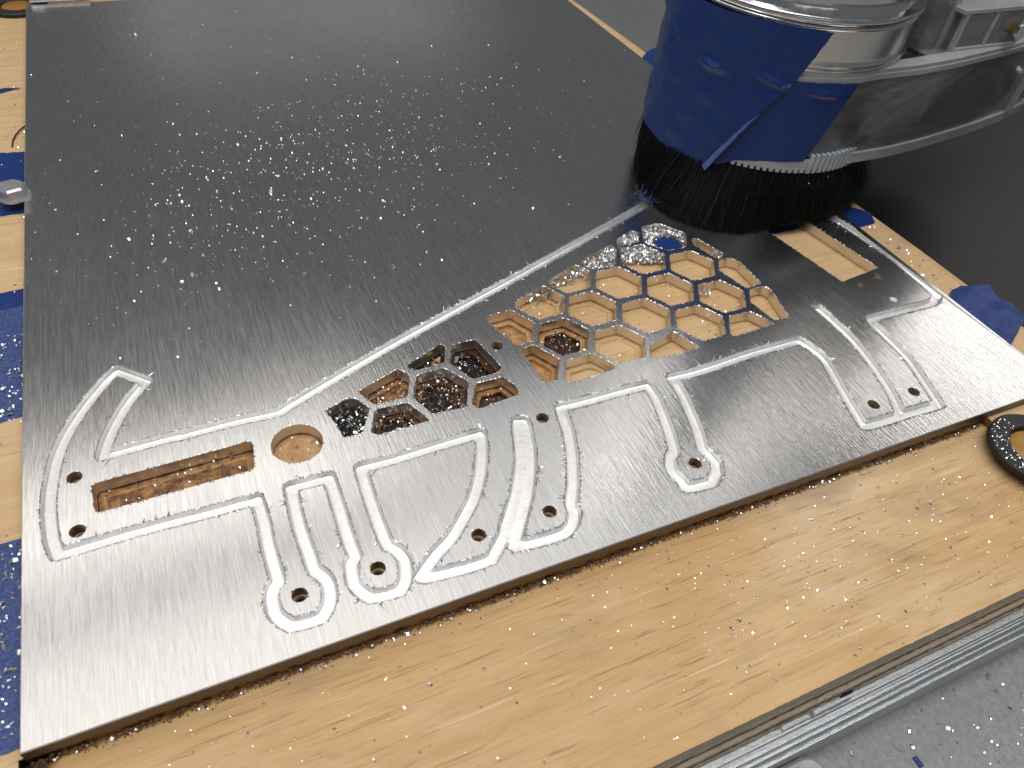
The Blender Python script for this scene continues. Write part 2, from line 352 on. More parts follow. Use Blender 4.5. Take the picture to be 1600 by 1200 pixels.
gx, gy = GX0+np.arange(NX)*STEP, GY0+np.arange(NY)*STEP
SDF = np.full((NY, NX), 9.0)
for L in LINES:
    for a, b in zip(L[:-1], L[1:]):
        x0, x1 = sorted((a[0], b[0])); y0, y1 = sorted((a[1], b[1]))
        i0, i1 = max(int((x0-5-GX0)/STEP), 0), min(int((x1+5-GX0)/STEP)+2, NX)
        j0, j1 = max(int((y0-5-GY0)/STEP), 0), min(int((y1+5-GY0)/STEP)+2, NY)
        if i1 <= i0 or j1 <= j0: continue
        X, Y = np.meshgrid(gx[i0:i1], gy[j0:j1]); d = b-a; dd = max(d@d, 1e-9)
        t = np.clip(((X-a[0])*d[0]+(Y-a[1])*d[1])/dd, 0, 1)
        D = np.hypot(X-a[0]-t*d[0], Y-a[1]-t*d[1])
        SDF[j0:j1, i0:i1] = np.minimum(SDF[j0:j1, i0:i1], D)
def sdf_at(P):
    u = np.clip((P[:, 0]-GX0)/STEP, 0, NX-1.001); v = np.clip((P[:, 1]-GY0)/STEP, 0, NY-1.001)
    i, j = u.astype(int), v.astype(int); a, b = u-i, v-j
    r = SDF[j, i]*(1-a)*(1-b)+SDF[j, i+1]*a*(1-b)+SDF[j+1, i]*(1-a)*b+SDF[j+1, i+1]*a*b
    out = (P[:, 0] < GX0) | (P[:, 0] > GX1) | (P[:, 1] < GY0) | (P[:, 1] > GY1)
    return np.where(out, 9.0, r)
def contour(level):
    f = SDF-level; s = f > 0
    cell = (s[:-1, :-1] != s[1:, 1:]) | (s[:-1, :-1] != s[:-1, 1:]) | (s[:-1, :-1] != s[1:, :-1])
    pts = {}; P = []; E = []
    def vert(j1, i1, j2, i2):
        k = (j1, i1, j2, i2) if (j1, i1) < (j2, i2) else (j2, i2, j1, i1)
        if k not in pts:
            a, b = f[k[0], k[1]], f[k[2], k[3]]; t = min(max(a/(a-b), .06), .94)
            pts[k] = len(P); P.append((gx[k[1]]+(gx[k[3]]-gx[k[1]])*t, gy[k[0]]+(gy[k[2]]-gy[k[0]])*t))
        return pts[k]
    for j, i in zip(*np.nonzero(cell)):
        for tri in (((j, i), (j, i+1), (j+1, i+1)), ((j, i), (j+1, i+1), (j+1, i))):
            q = [s[t] for t in tri]
            if all(q) or not any(q): continue
            o = [k for k in range(3) if q[k] != q[(k+1) % 3] and q[k] != q[k-1]][0]
            E.append((vert(*tri[o], *tri[(o+1) % 3]), vert(*tri[o], *tri[o-1])))
    return P, E
def cdt(P, E, eps=1e-5):
    r = delaunay_2d_cdt([Vector(p) for p in P], E, [], 0, eps, True)
    V = np.array([tuple(v) for v in r[0]]); orig = [o[0] if o else -1 for o in r[3]]
    return V, r[2], orig

# ------------------------------------------------------------------ the aluminium plate
PW, PH = 457.0, 613.0
RG = 2.62
LEVELS = [(RG, 0.0), (RG-.10, -1.25), (RG-.26, -2.05), (RG-.62, -2.38), (RG-1.25, -2.45)]
pocket = {k: rounded(v, 1.3 if k not in ('slot', 'rect') else (2.6 if k == 'slot' else 1.0)) for k, v in POCKETS.items()}
pocket['disc'] = circle(*DISC, 48)
for q in DRILLED: pocket['drill%d' % len(pocket)] = circle(q[0], q[1], 2.85, 20)
for q in SPOTS[:2]: pocket['drill%d' % len(pocket)] = circle(q[0], q[1], 2.3, 20)
P = []; E = []; Z = []
def add_ring(r, z):
    o = len(P); n = len(r); P.extend([tuple(q) for q in r]); Z.extend([z]*n); E.extend([(o+i, o+(i+1) % n) for i in range(n)])
add_ring([(.35, .35), (PW-.35, .35), (PW-.35, PH-.35), (.35, PH-.35)], 0.0)
for k, r in pocket.items(): add_ring(r, 0.0)
CONT = None
for lv, z in LEVELS:
    cp, ce = contour(lv); o = len(P)
    if CONT is None: CONT = (np.array(cp), ce)
    P.extend(cp); Z.extend([z]*len(cp)); E.extend([(a+o, b+o) for a, b in ce])
# shallow centre-drill spots
for q in SPOTS[2:]: add_ring(circle(*q, 2.3, 16), 0.0); add_ring(circle(*q, 2.1, 16), -.35)
V2, F2, orig = cdt(P, E)
zz = np.array([Z[o] if o >= 0 else 0.0 for o in orig])
cen = np.array([V2[list(f)].mean(0) for f in F2])
drop = np.zeros(len(F2), bool)
for k, r in pocket.items():
    r_ = np.asarray(r); bb = (cen[:, 0] > r_[:, 0].min()) & (cen[:, 0] < r_[:, 0].max()) & (cen[:, 1] > r_[:, 1].min()) & (cen[:, 1] < r_[:, 1].max())
    idx = np.nonzero(bb)[0]; drop[idx] |= inside(cen[idx], r_)
fz = np.array([zz[list(f)].max()-0 for f in F2]); fmin = np.array([zz[list(f)].min() for f in F2])
sd = sdf_at(cen)
groove = (fmin < -.01) | (sd < RG*.96)
F = [tuple(f) for f, d in zip(F2, drop) if not d]; MI = [1 if g else 0 for g, d in zip(groove, drop) if not d]
V = [(x, y, z) for (x, y), z in zip(V2, zz)]
# outer edge: tiny bevel, side, underside
o = len(V); rect = [(0, 0), (PW, 0), (PW, PH), (0, PH)]; ins = [(.35, .35), (PW-.35, .35), (PW-.35, PH-.35), (.35, PH-.35)]
V += [(x, y, 0) for x, y in ins]+[(x, y, -.35) for x, y in rect]+[(x, y, -T+.02) for x, y in rect]
for i in range(4):
    j = (i+1) % 4
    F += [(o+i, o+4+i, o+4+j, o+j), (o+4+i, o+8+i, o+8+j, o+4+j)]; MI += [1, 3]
for k, r in pocket.items():
    r = ccw(r); n = len(r); o = len(V); small = k.startswith('drill')
    V += [(x, y, 0) for x, y in r]+[(x, y, -T+.02) for x, y in r]
    for i in range(n):
        j = (i+1) % n; F.append((o+i, o+j, o+n+j, o+n+i)); MI.append(2)
plate = mesh('aluminium_plate', V, F, [BRUSHED, MILLED, WALL, SHADED_EDGE], mi=MI)
me = plate.data
uv = me.uv_layers.new(name='UVMap')
lv = np.zeros(len(me.loops), np.int32); me.loops.foreach_get('vertex_index', lv)
co = np.array(V)[lv][:, :2]*.01
uv.data.foreach_set('uv', co.ravel())
sm = np.array(MI) == 1; me.polygons.foreach_set('use_smooth', sm); me.set_sharp_from_angle(angle=math.radians(38)); me.polygons.foreach_set('use_smooth', sm); me.update()
tag(plate, 'large brushed aluminium sheet with milled channels and honeycomb cut-outs', 'metal sheet')

# ------------------------------------------------------------------ plywood board the plate lies on
POUT = [(-160, -72), (492, -72), (491, 120), (475, 560), (474, 680), (-160, 680)]
FRONT = [(-2, -72.5), (407, -72.5), (407, .8), (-2, .8)]
BURN = {'S1': 1.0, 'S2': .42, 'S3': .95, 'S4': .8, 'S5': .62, 'S6': .6, 'S7': .35, 'L0-1': .28, 'slot': .34, 'P5': .3, 'P1': .2, 'disc': .2, 'P2': .12, 'L00': .1}
CORE = {'S1': 1.2, 'S2': .5, 'S3': 1.3, 'S4': 1.25, 'S5': .9, 'S6': .95, 'S7': .8, 'L0-1': .85, 'slot': .5, 'P5': .35, 'P1': .35, 'disc': .25, 'P2': .18, 'L00': .15}
DEEP = {'S4': -2.4, 'S5': -1.2, 'S7': -2.2, 'L0-1': -2.4, 'P1': -1.6, 'P5': -1.6, 'P6': -1.4, 'S6': -1.2, 'S2': -1.2, 'P2': -.6, 'L00': -.5, 'L1-1': -.3}
P = []; E = []; Z = []; B = []
def ring2(r, z, b=0.0):
    o = len(P); n = len(r); P.extend([tuple(q) for q in r]); Z.extend([z]*n); B.extend([b]*n); E.extend([(o+i, o+(i+1) % n) for i in range(n)])
# top face leaves out the faced front strip
TOP = [(-160, -72), (-2, -72), (-2, .8), (407, .8), (407, -72), (482, -72), (481, 120), (466, 560), (465, 680), (-160, 680)]
ring2(TOP, ZW)
holes_w = []
for k, r in pocket.items():
    if k.startswith('drill'):
        continue
    r = ccw(r); b = BURN.get(k, 0); c = CORE.get(k, b)
    r0 = inset(r, .12); r1 = inset(r, .35)
    cx, cy = np.mean(r, axis=0)
    size = math.sqrt(abs(area2(r))/2)
    ring2(inset(r, .04), ZW, 0); ring2(r0, ZW, min(b+.2, 1.2)); ring2(r1, ZW-.9, b+.3)
    r2 = inset(r, min(3.4, size*.2)) if k not in ('rect', 'Q3', 'T2') else inset(r, 1.2)
    ring2(inset(r, .75), ZW-1.0, b+.1)
    raw = ccw(POCKETS[k]) if k in POCKETS else r
    dd = 1.4 if k in ('rect', 'Q3', 'T2') else min(3.2, size*.17)
    d = DEEP.get(k, 0)
    ring2(rounded(inset(raw, dd), .6, 2) if k != 'disc' else inset(r, dd), ZW-.75, b*.9)
    ring2(rounded(inset(raw, dd+.35), .5, 2) if k != 'disc' else inset(r, dd+.35), ZW-.9+d, c)
for q in DRILLED: ring2(circle(q[0], q[1], 2.6, 14), ZW); ring2(circle(q[0], q[1], 2.5, 14), ZW-4, .9)
V2, F2, orig = cdt(P, E)
zz = np.array([Z[o] if o >= 0 else ZW for o in orig]); bb = np.array([B[o] if o >= 0 else 0 for o in orig])
cen = np.array([V2[list(f)].mean(0) for f in F2]); keep = inside(cen, TOP)
F = [tuple(f) for f, k in zip(F2, keep) if k]
V = [(x, y, z) for (x, y), z in zip(V2, zz)]
burn = list(bb)
board = empty('plywood_board', (0, 0, -40))
tag(board, 'tan plywood baseboard with scorched pockets under the aluminium sheet', 'wooden board')
def child(o, parent):
    o.parent = parent; o.location = -parent.location if o.location.length == 0 else o.location-parent.location
    return o
def burn_attr(o, vals):
    a = o.data.attributes.new('burn', 'FLOAT', 'POINT'); a.data.foreach_set('value', np.asarray(vals, np.float32))
# rounded outer edge on the right
o = len(V); ed = [(482, -72), (481, 120), (466, 560), (465, 680)]
for x, y in ed: V += [(x, y, ZW), (x+6, y, ZW-1.4), (x+9.5, y, ZW-4), (x+10, y, ZW-8)]
burn += [0]*16
for i in range(3):
    for k in range(3): F.append((o+i*4+k, o+i*4+k+1, o+i*4+k+5, o+i*4+k+4))
top = child(mesh('top_veneer', V, F, WOODP), board); burn_attr(top, burn)
# faced front strip with its step walls
nx, ny = 120, 22; V = []; F = []; burn = []
for j in range(ny+1):
    for i in range(nx+1):
        x = -2+409*i/nx; y = -72+72.8*j/ny
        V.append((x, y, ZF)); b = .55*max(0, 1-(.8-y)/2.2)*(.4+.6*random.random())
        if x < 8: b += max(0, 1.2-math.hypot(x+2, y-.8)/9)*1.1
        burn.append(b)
for j in range(ny):
    for i in range(nx): a = j*(nx+1)+i; F.append((a, a+1, a+nx+2, a+nx+1))
n = 200; o = len(V)
for i in range(n+1):
    x = -2+409*i/n; j1, j2, j3 = (random.uniform(-.25, .25) for _ in range(3))
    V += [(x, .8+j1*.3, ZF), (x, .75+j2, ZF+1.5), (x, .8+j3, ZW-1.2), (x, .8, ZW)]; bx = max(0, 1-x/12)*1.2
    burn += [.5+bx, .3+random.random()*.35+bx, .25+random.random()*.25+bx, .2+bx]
for i in range(n):
    for k in range(3): a = o+i*4+k; F.append((a, a+4, a+5, a+1))
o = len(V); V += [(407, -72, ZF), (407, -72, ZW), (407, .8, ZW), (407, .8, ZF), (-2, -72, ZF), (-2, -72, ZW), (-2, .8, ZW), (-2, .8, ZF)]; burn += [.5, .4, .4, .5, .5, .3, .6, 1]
F += [(o, o+3, o+2, o+1), (o+4, o+5, o+6, o+7)]
front = child(mesh('faced_strip', V, F, WOOD), board); burn_attr(front, burn)
# ply layers showing along the sawn front edge
lay = [(ZF-.05, -12.6, 0, PLYA), (-12.6, -15.2, .35, PLYA), (-15.2, -18.0, .15, PLYA), (-18.0, -20.6, .5, PLYA), (-20.6, -24, .2, PLYA), (-24, -25.4, 1.6, PLYB), (-25.4, -28.4, .5, PLYB), (-28.4, -31.5, .2, PLYA), (-31.5, -35.5, .4, PLYB), (-35.5, -40, .1, PLYA)]
for z1, z0, rec, m in lay:
    V = []; F = []; n = 324; ro = RNG.normal(0, .10, n+1)
    for i in range(n+1):
        x = -158+648*i/n; y = -72+rec+ro[i]-(1.1 if z1 < -28 else 0)
        V += [(x, y, z1), (x, y, z0), (x, -50, z0), (x, -50, z1)]
    for i in range(n):
        a = i*4; F += [(a, a+1, a+5, a+4), (a+1, a+2, a+6, a+5), (a+3, a, a+4, a+7)]
    child(mesh('ply_layer', V, F, m), board)
for xa, xb in ((-160, -2), (407, 490)):        # the full-height ends beside the faced strip
    child(mesh('ply_layer', *box(xa+.2, xb-.2, -71.9, -52, ZF, ZW-.3), PLYA), board)
V, F = box(-159, 463, -50, 678, -40, -13); child(mesh('core', V, F, PLYA), board)

def tube(path, r, n=6):
    V = []; F = []; path = [Vector(p) for p in path]
    for i, p in enumerate(path):
        d = (path[min(i+1, len(path)-1)]-path[max(i-1, 0)]).normalized(); a = d.orthogonal().normalized(); b = d.cross(a)
        if i:
            # keep the frame from twisting
            a = (pa_-d*pa_.dot(d)).normalized(); b = d.cross(a)
        pa_ = a
        V += [tuple(p+a*r*math.cos(2*math.pi*k/n)+b*r*math.sin(2*math.pi*k/n)) for k in range(n)]
    for i in range(len(path)-1):
        for k in range(n): F.append((i*n+k, i*n+(k+1) % n, (i+1)*n+(k+1) % n, (i+1)*n+k))
    F += [tuple(range(n-1, -1, -1)), tuple(range(len(V)-n, len(V)))]
    return V, F
# ------------------------------------------------------------------ slotted rail
prof = [(-50, -40.2), (-75.3, -40.2), (-75.7, -41.8), (-76.5, -41.8), (-76.7, -40.6), (-77.7, -40.6), (-77.9, -42.4), (-78.5, -42.8), (-78.8, -41.8), (-79.5, -41.9), (-79.7, -46), (-80.3, -46.4), (-80.5, -45.6), (-81.4, -45.8), (-81.6, -65.8), (-50, -65.8)]
def extrude_x(pr, x0, x1, n=1):
    V = []; F = []; m = len(pr)
    for i in range(n+1): V += [(x0+(x1-x0)*i/n, y, z) for y, z in pr]
    for i in range(n):
        for k in range(m): F.append((i*m+k, i*m+(k+1) % m, (i+1)*m+(k+1) % m, (i+1)*m+k))
    F += [tuple(range(m-1, -1, -1)), tuple(range(n*m, n*m+m))]
    return V, F
rail = empty('slotted_rail', (200, -70, -65.8))
tag(rail, 'long ridged aluminium rail under the front edge of the plywood', 'metal rail')
child(mesh('rail_body', *extrude_x(prof, -260, 760), RAIL), rail)
for y, z in ((-76.6, -40.5), (-77.75, -40.5), (-79.45, -41.9), (-81.45, -45.8)):
    child(mesh('lip', *tube([(-260, y, z), (760, y, z)], .26, 8), ZINC, smooth=True, angle=60), rail)
nut = empty('slot_clip', (262, -73, -40.2)); tag(nut, 'small grey clip wedged between the ply edge and the rail', 'clip')
child(mesh('clip_plate', *box(252, 270, -75.0, -69.5, -40.15, -37.0, .5), RAIL), nut)
child(mesh('clip_spring', *box(266, 271.5, -73.6, -69.4, -37.0, -35.2, .5), BLACK), nut)
child(mesh('clip_tongue', *box(238, 252.2, -74.6, -70.2, -40.15, -39.2, .3), RAIL), nut)

# ribbed plastic cable cover peeping in at the bottom edge
cov = empty('cable_cover', (243, -90, -66)); tag(cov, 'pale ribbed plastic cover at the foot of the rail', 'plastic cover')
pl = rounded([(223, -106), (255, -106), (255, -81.8), (223, -81.8)], 8.5, 6)
child(mesh('cover_body', *prism(ccw(pl), -66, -57, 1.4), PLASTIC, smooth=True, angle=35), cov)
for i in range(9):
    x = 236+i*1.7; child(mesh('rib', *box(x, x+.8, -105, -84.5-max(0, i-5)*1.1, -57.05, -56.2, .25), PLASTIC), cov)

# ------------------------------------------------------------------ blue tape strips on the board
def tape(name, poly, z, mat, label, th=.18, wob=.12, step=4.0, parent=None, cat='masking tape', grp=None):
    poly = ccw(poly); pa = np.asarray(poly)
    # ragged outline
    out = []
    for i in range(len(poly)):
        a, b = pa[i], pa[(i+1) % len(poly)]; n = max(1, int(np.linalg.norm(b-a)/2.5))
        for k in range(n):
            p = a+(b-a)*k/n
            if k: p = p+RNG.normal(0, .18, 2)
            out.append(tuple(p))
    xs = np.arange(pa[:, 0].min(), pa[:, 0].max(), step); ys = np.arange(pa[:, 1].min(), pa[:, 1].max(), step)
    gp = np.array([(x+random.uniform(-1, 1), y+random.uniform(-1, 1)) for x in xs for y in ys])
    gp = gp[inside(gp, inset(poly, 1.2))] if len(gp) else gp
    n = len(out); Pp = out+[tuple(q) for q in gp]
    V2, F2, orig = cdt(Pp, [(i, (i+1) % n) for i in range(n)])
    c = np.array([V2[list(f)].mean(0) for f in F2]); F2 = [tuple(f) for f, k in zip(F2, inside(c, out)) if k]
    zt = [z+th+wob*(math.sin(x*.21+y*.13)+math.sin(y*.33-x*.1)+2)*.5+random.uniform(0, .06) for x, y in V2]
    m = len(V2); V = [(x, y, q) for (x, y), q in zip(V2, zt)]+[(x, y, q-th) for (x, y), q in zip(V2, zt)]
    from collections import Counter
    cnt = Counter(); 
    for f in F2:
        for i in range(3): cnt[(f[i], f[(i+1) % 3])] += 1
    F = list(F2)+[tuple(i+m for i in f[::-1]) for f in F2]
    for (a, b) in list(cnt):
        if (b, a) not in cnt: F.append((a, a+m, b+m, b))
    o = mesh(name, V, F, mat, smooth=True, angle=40)
    if label: tag(o, label, cat, grp)
    return o
tape('blue_tape', [(-40, 306), (12, 306), (12, 378), (-3, 377), (-40, 382)], ZW-.02, TAPE, 'blue tape under the hex bolt at the left edge', th=.14, wob=.06)
tape('blue_tape', [(-40, 217), (8, 222), (8, 237), (-40, 232)], ZW-.02, TAPE, 'narrow clean blue tape just above the chip covered tape', th=.14, wob=.05)
tape('blue_tape', [(-40, 141), (8, 147), (8, 223), (-40, 218)], ZW-.02, TAPED, 'dusty blue tape covered in chips between bare wood patches', th=.14, wob=.06)
tape('blue_tape', [(-40, 2), (8, 5), (8, 83), (-40, 81)], ZW-.02, TAPED, 'chip covered blue tape beside the near left corner of the sheet', th=.14, wob=.06)
tape('blue_tape', [(-40, 455), (-16, 463), (-4, 469), (-14, 471), (-40, 468)], ZW-.02, TAPE, 'small torn blue tape tip at the far left', th=.14, wob=.1)
tapeR = tape('blue_tape', [(459, 32), (493, 49), (495, 60), (493, 68), (495.5, 77), (486, 80), (480.5, 83.5), (468, 80.6), (459, 73)], ZW+.02, TAPE, 'wide crumpled blue tape over the right edge of the board', th=.3, wob=1.1, step=3.5)
tape('blue_tape', [(459, 165), (474, 173.5), (484.5, 163), (478, 152), (462, 151)], ZW+.02, TAPE, 'small blue tape square on the right edge beside the brush', th=.2, wob=.3)
tape('blue_tape', [(459, 414), (475, 430), (491, 437), (489, 415), (470, 392), (459, 391)], ZW+.02, TAPE, 'blue tape on the far right edge seen left of the dust boot', th=.2, wob=.5)
tape('blue_tape', [(391, 162), (428, 163), (425, 177), (391, 173)], ZW-.8, TAPE, 'bright blue tape strip inside the rectangular cut-out', th=.3, wob=.3)
c_ = np.mean(POCKETS['Q1'], axis=0)
tape('blue_tape', [(c_[0]+x, c_[1]+y) for x, y in ((-7, -9), (4, -11), (9.5, -7), (10, 2), (2, 5), (-6, 2))], ZW+1.4, TAPE, 'round blue tape scrap at the bottom of a honeycomb cell', th=.3, wob=.3, step=2.5)
# scorch marks where the cutter rubbed the board beside the tapes
# ------------------------------------------------------------------ hex bolt clamped on the left edge
bo = empty('hex_bolt', (-5, 316, 0)); tag(bo, 'grey hex head bolt at the left edge of the sheet', 'bolt')
hx = [(-4.6+7.6*math.cos(a), 316+7.6*math.sin(a)) for a in (math.radians(18+60*i) for i in range(6))]
child(mesh('bolt_head', *prism(ccw(hx), .9, 7.0, 1.0), BOLT), bo)
child(mesh('washer', *lathe([(2, .05), (8.4, .05), (8.4, .9), (2, .9)], -4.6, 316, 32), BOLT), bo)
# ------------------------------------------------------------------ black hold-down rings
def ring(name, x, y, z, R, r, h, label, plug):
    e = empty(name, (x, y, z)); tag(e, label, 'rubber ring')
    child(mesh('rubber_body', *lathe([(r, z), (R, z), (R, z+h-.8), (R-.8, z+h), (r+.8, z+h), (r, z+h-.8)], x, y, 64), BLACK, smooth=True, angle=35), e)
    child(mesh('centre_plug', *lathe([(0.01, z), (r-.4, z), (r-.4, z+plug-.8), (r-1.6, z+plug), (.01, z+plug)], x, y, 48, closed=False), AMBER, smooth=True, angle=35), e)
    return e
ring('hold_down_ring', 411, -24.5, ZW+.02, 21.8, 12.6, 3.2, 'black rubber ring with amber centre at the right of the plywood', 2.0)
ring('hold_down_ring', -7, 622, ZW+.02, 22, 12.5, 3.4, 'black rubber ring behind the far left corner of the sheet', 2.5)
cl = empty('clamp_bar', (10, 622, 0)); tag(cl, 'grey clamp bar lying over the far left corner of the sheet', 'clamp')
child(mesh('bar', *box(3, 46, 616.5, 630, .05, 4, .8), ZINC), cl)
child(mesh('foot', *box(3, 12, 618, 628, 4, 7, .6), ZINC), cl)
wp = [(-8.4, 384, ZW+.4), (-8.0, 392, ZW+.6), (-6.4, 399, ZW+.9), (-3.8, 405, ZW+1.1), (-1.0, 409.5, ZW+1.0)]
tag(mesh('wire_strand', *tube(wp, .45), BLACK, smooth=True), 'thin dark wire curl on the bare wood at the left edge', 'wire')

# ------------------------------------------------------------------ dust shoe with brush
BX, BY, BR = 426.0, 231.0, 69.0
shoe = empty('dust_shoe', (BX, BY, 36)); tag(shoe, 'clear acrylic dust shoe with black bristle skirt round the spindle', 'dust shoe')
def outline(off=0.0, n=40):
    """plan of the shoe: round at the spindle, running out to the hose port on the right"""
    R = BR-off; o = []
    for i in range(n+1):
        a = math.radians(80+(280-80)*i/n); o.append((BX+R*math.cos(a), BY+R*math.sin(a)))
    o += [(470, 162.6+off), (500, 165+off), (550, 172+off), (592, 180+off), (622, 188+off), (644-off*.4, 199+off*.8), (658-off*.8, 216+off*.5), (664-off, 240), (658-off, 266), (640-off*.5, 286-off), (600, 295-off), (500, 299-off)]
    return ccw(o)
def wallring(o0, o1, z0, z1):
    n = len(o0); V = [(x, y, z) for r, z in ((o0, z0), (o0, z1), (o1, z1), (o1, z0)) for x, y in r]; F = []
    for i in range(n):
        j = (i+1) % n
        for k in range(4):
            q = (k+1) % 4; F.append((k*n+i, k*n+j, q*n+j, q*n+i))
    return V, F
child(mesh('base_rim', *wallring(outline(-.3), outline(16), 36.2, 42.4), EDGE, smooth=True, angle=30), shoe)
child(mesh('lower_wall', *wallring(outline(1.4), outline(4.4), 42.3, 86.5), CLEAR, smooth=True, angle=30), shoe)
child(mesh('top_lip', *wallring(outline(.2), outline(10), 86.4, 89.2), EDGE, smooth=True, angle=30), shoe)
child(mesh('top_lip', *wallring(outline(.9), outline(10), 89.2, 91.6), EDGE, smooth=True, angle=30), shoe)
dk = [(x, y) for x, y in outline(1.5)]
V, F = prism([(486, 167.5), (550, 174.5), (592, 182), (640, 200), (657, 228), (657, 255), (640, 282), (600, 291), (486, 291)], 87.5, 91.0, .6)
child(mesh('arm_deck', V, F, CLEAR), shoe)
child(mesh('collar', *lathe([(66.8, 91.4), (66.8, 113.2), (63.5, 113.2), (63.5, 91.4)], BX, BY, 96), STEEL, smooth=True, angle=35), shoe)
for z0, z1, R in ((91.4, 93.4, 68.4), (94.0, 96.2, 69.0), (112.6, 114.6, 68.6), (115.2, 118.6, 69.3)):
    child(mesh('bead', *lathe([(62, z0), (R-.7, z0), (R, z0+.7), (R, z1-.7), (R-.7, z1), (62, z1)], BX, BY, 96), ZINC, smooth=True, angle=45), shoe)
# chamber and clamp block on the arm
child(mesh('chamber', *box(504, 556, 176, 270, 90.9, 112, 1.2), CLEAR), shoe)
for x0, x1, y0, y1, z0, z1 in ((502.6, 505.2, 174.6, 177.2, 90.9, 112), (554.6, 557.2, 174.6, 177.2, 90.9, 112), (505.2, 554.6, 174.6, 176.6, 90.9, 93.2), (528, 530, 174.8, 176.8, 93.2, 112), (563, 651, 184.4, 186.6, 91.2, 93.4), (563, 651, 184.4, 186.6, 113.6, 116.2), (600, 602.5, 184.6, 186.8, 93.4, 113.6)):
    child(mesh('frame_bar', *box(x0, x1, y0, y1, z0, z1, .4), EDGE), shoe)
child(mesh('chamber_lid', *box(500, 560, 174.5, 272, 112, 114.5, .6), EDGE), shoe)
child(mesh('clamp_block', *box(563, 652, 186, 268, 90.9, 116, 1.2), CLEAR), shoe)
child(mesh('clamp_strut', *box(558.5, 563.5, 178, 270, 90.5, 117, .8), EDGE), shoe)
child(mesh('clamp_tab', *box(484, 496, 182, 214, 90.9, 128, 1.0), CLEAR), shoe)
child(mesh('clamp_tab', *box(499.5, 503.5, 182, 214, 90.9, 126, .8), EDGE), shoe)
def cyl_y(x, z, y0, y1, r, n=20):
    V = [(x+r*math.cos(2*math.pi*i/n), y, z+r*math.sin(2*math.pi*i/n)) for y in (y0, y1) for i in range(n)]
    F = [(i, (i+1) % n, n+(i+1) % n, n+i) for i in range(n)]+[tuple(range(n-1, -1, -1)), tuple(range(n, 2*n))]
    return V, F
child(mesh('screw', *cyl_y(549, 101.5, 170.5, 190, 3.4), BRASS, smooth=True, angle=35), shoe)
child(mesh('screw', *cyl_y(549, 101.5, 168.8, 170.5, 4.6), ZINC, smooth=True, angle=35), shoe)
child(mesh('screw', *cyl_y(606, 64, 176.5, 196, 3.0), ZINC, smooth=True, angle=35), shoe)
for x, y in ((612, 214), (520, 190), (596, 262)):
    child(mesh('post', *lathe([(.01, 42.4), (4.2, 42.4), (4.2, 87.4), (.01, 87.4)], x, y, 20), STEEL, smooth=True, angle=35), shoe)
    child(mesh('screw', *lathe([(.01, 91.1), (4.4, 91.1), (4.4, 93.2), (3.4, 94), (.01, 94)], x, y+4, 20), ZINC, smooth=True, angle=35), shoe)
child(mesh('base_plate', *prism(outline(15.9), 36.6, 39.6, .5), EDGE), shoe)
child(mesh('wall_seam', *box(596, 599, 179.5, 184, 42.5, 86.3, .4), EDGE), shoe)
# ribbed strip that grips the bristles
pr = []
for i in range(73, 106):
    a = 2*math.pi*i/118; c, s = math.cos(a), math.sin(a); hw = 1.15
    q = [(BX+R*c-t*s, BY+R*s+t*c) for R, t in ((BR-3, -hw), (BR+(1.0 if i > 84 else .25), -hw), (BR+(1.0 if i > 84 else .25), hw), (BR-3, hw))]
    pr.append(prism(ccw(q), 34.4, 45.5 if i > 84 else 38.0, .4))
child(tag(mesh('bristle_clip', *join(pr), TEETH), kind='stuff'), shoe)
child(mesh('brush_backing', *lathe([(BR-1.4, 30), (BR-1.4, 44), (BR-16, 44), (BR-16, 30)], BX, BY, 96), BLACK, smooth=True, angle=35), shoe)
# bristle skirt: dense core so one cannot see through, then single bristles
TH = [0, 30, 60, 90, 120, 150, 170, 185, 195, 210, 222, 236, 251, 273, 297, 313, 330, 345, 360]
RB = [74, 70, 68, 67, 67, 68, 72, 81, 87, 91, 90, 85, 74, 72.5, 75, 79, 82, 79, 74]
def rb(a): return float(np.interp(math.degrees(a) % 360, TH, RB))
V = []; F = []; n = 120; prof_n = 4
for i in range(n):
    a = 2*math.pi*i/n; R1 = rb(a)-5
    for k in range(prof_n+1):
        u = k/prof_n; R = (BR-2.5)*(1-u)+R1*u; V.append((BX+R*math.cos(a), BY+R*math.sin(a), 34*(1-u)+1.5*u))
for i in range(n):
    j = (i+1) % n
    for k in range(prof_n): a0 = i*(prof_n+1)+k; b0 = j*(prof_n+1)+k; F.append((a0, a0+1, b0+1, b0))
child(mesh('bristle_core', V, F, BLACK, smooth=True), shoe)
V = []; F = []
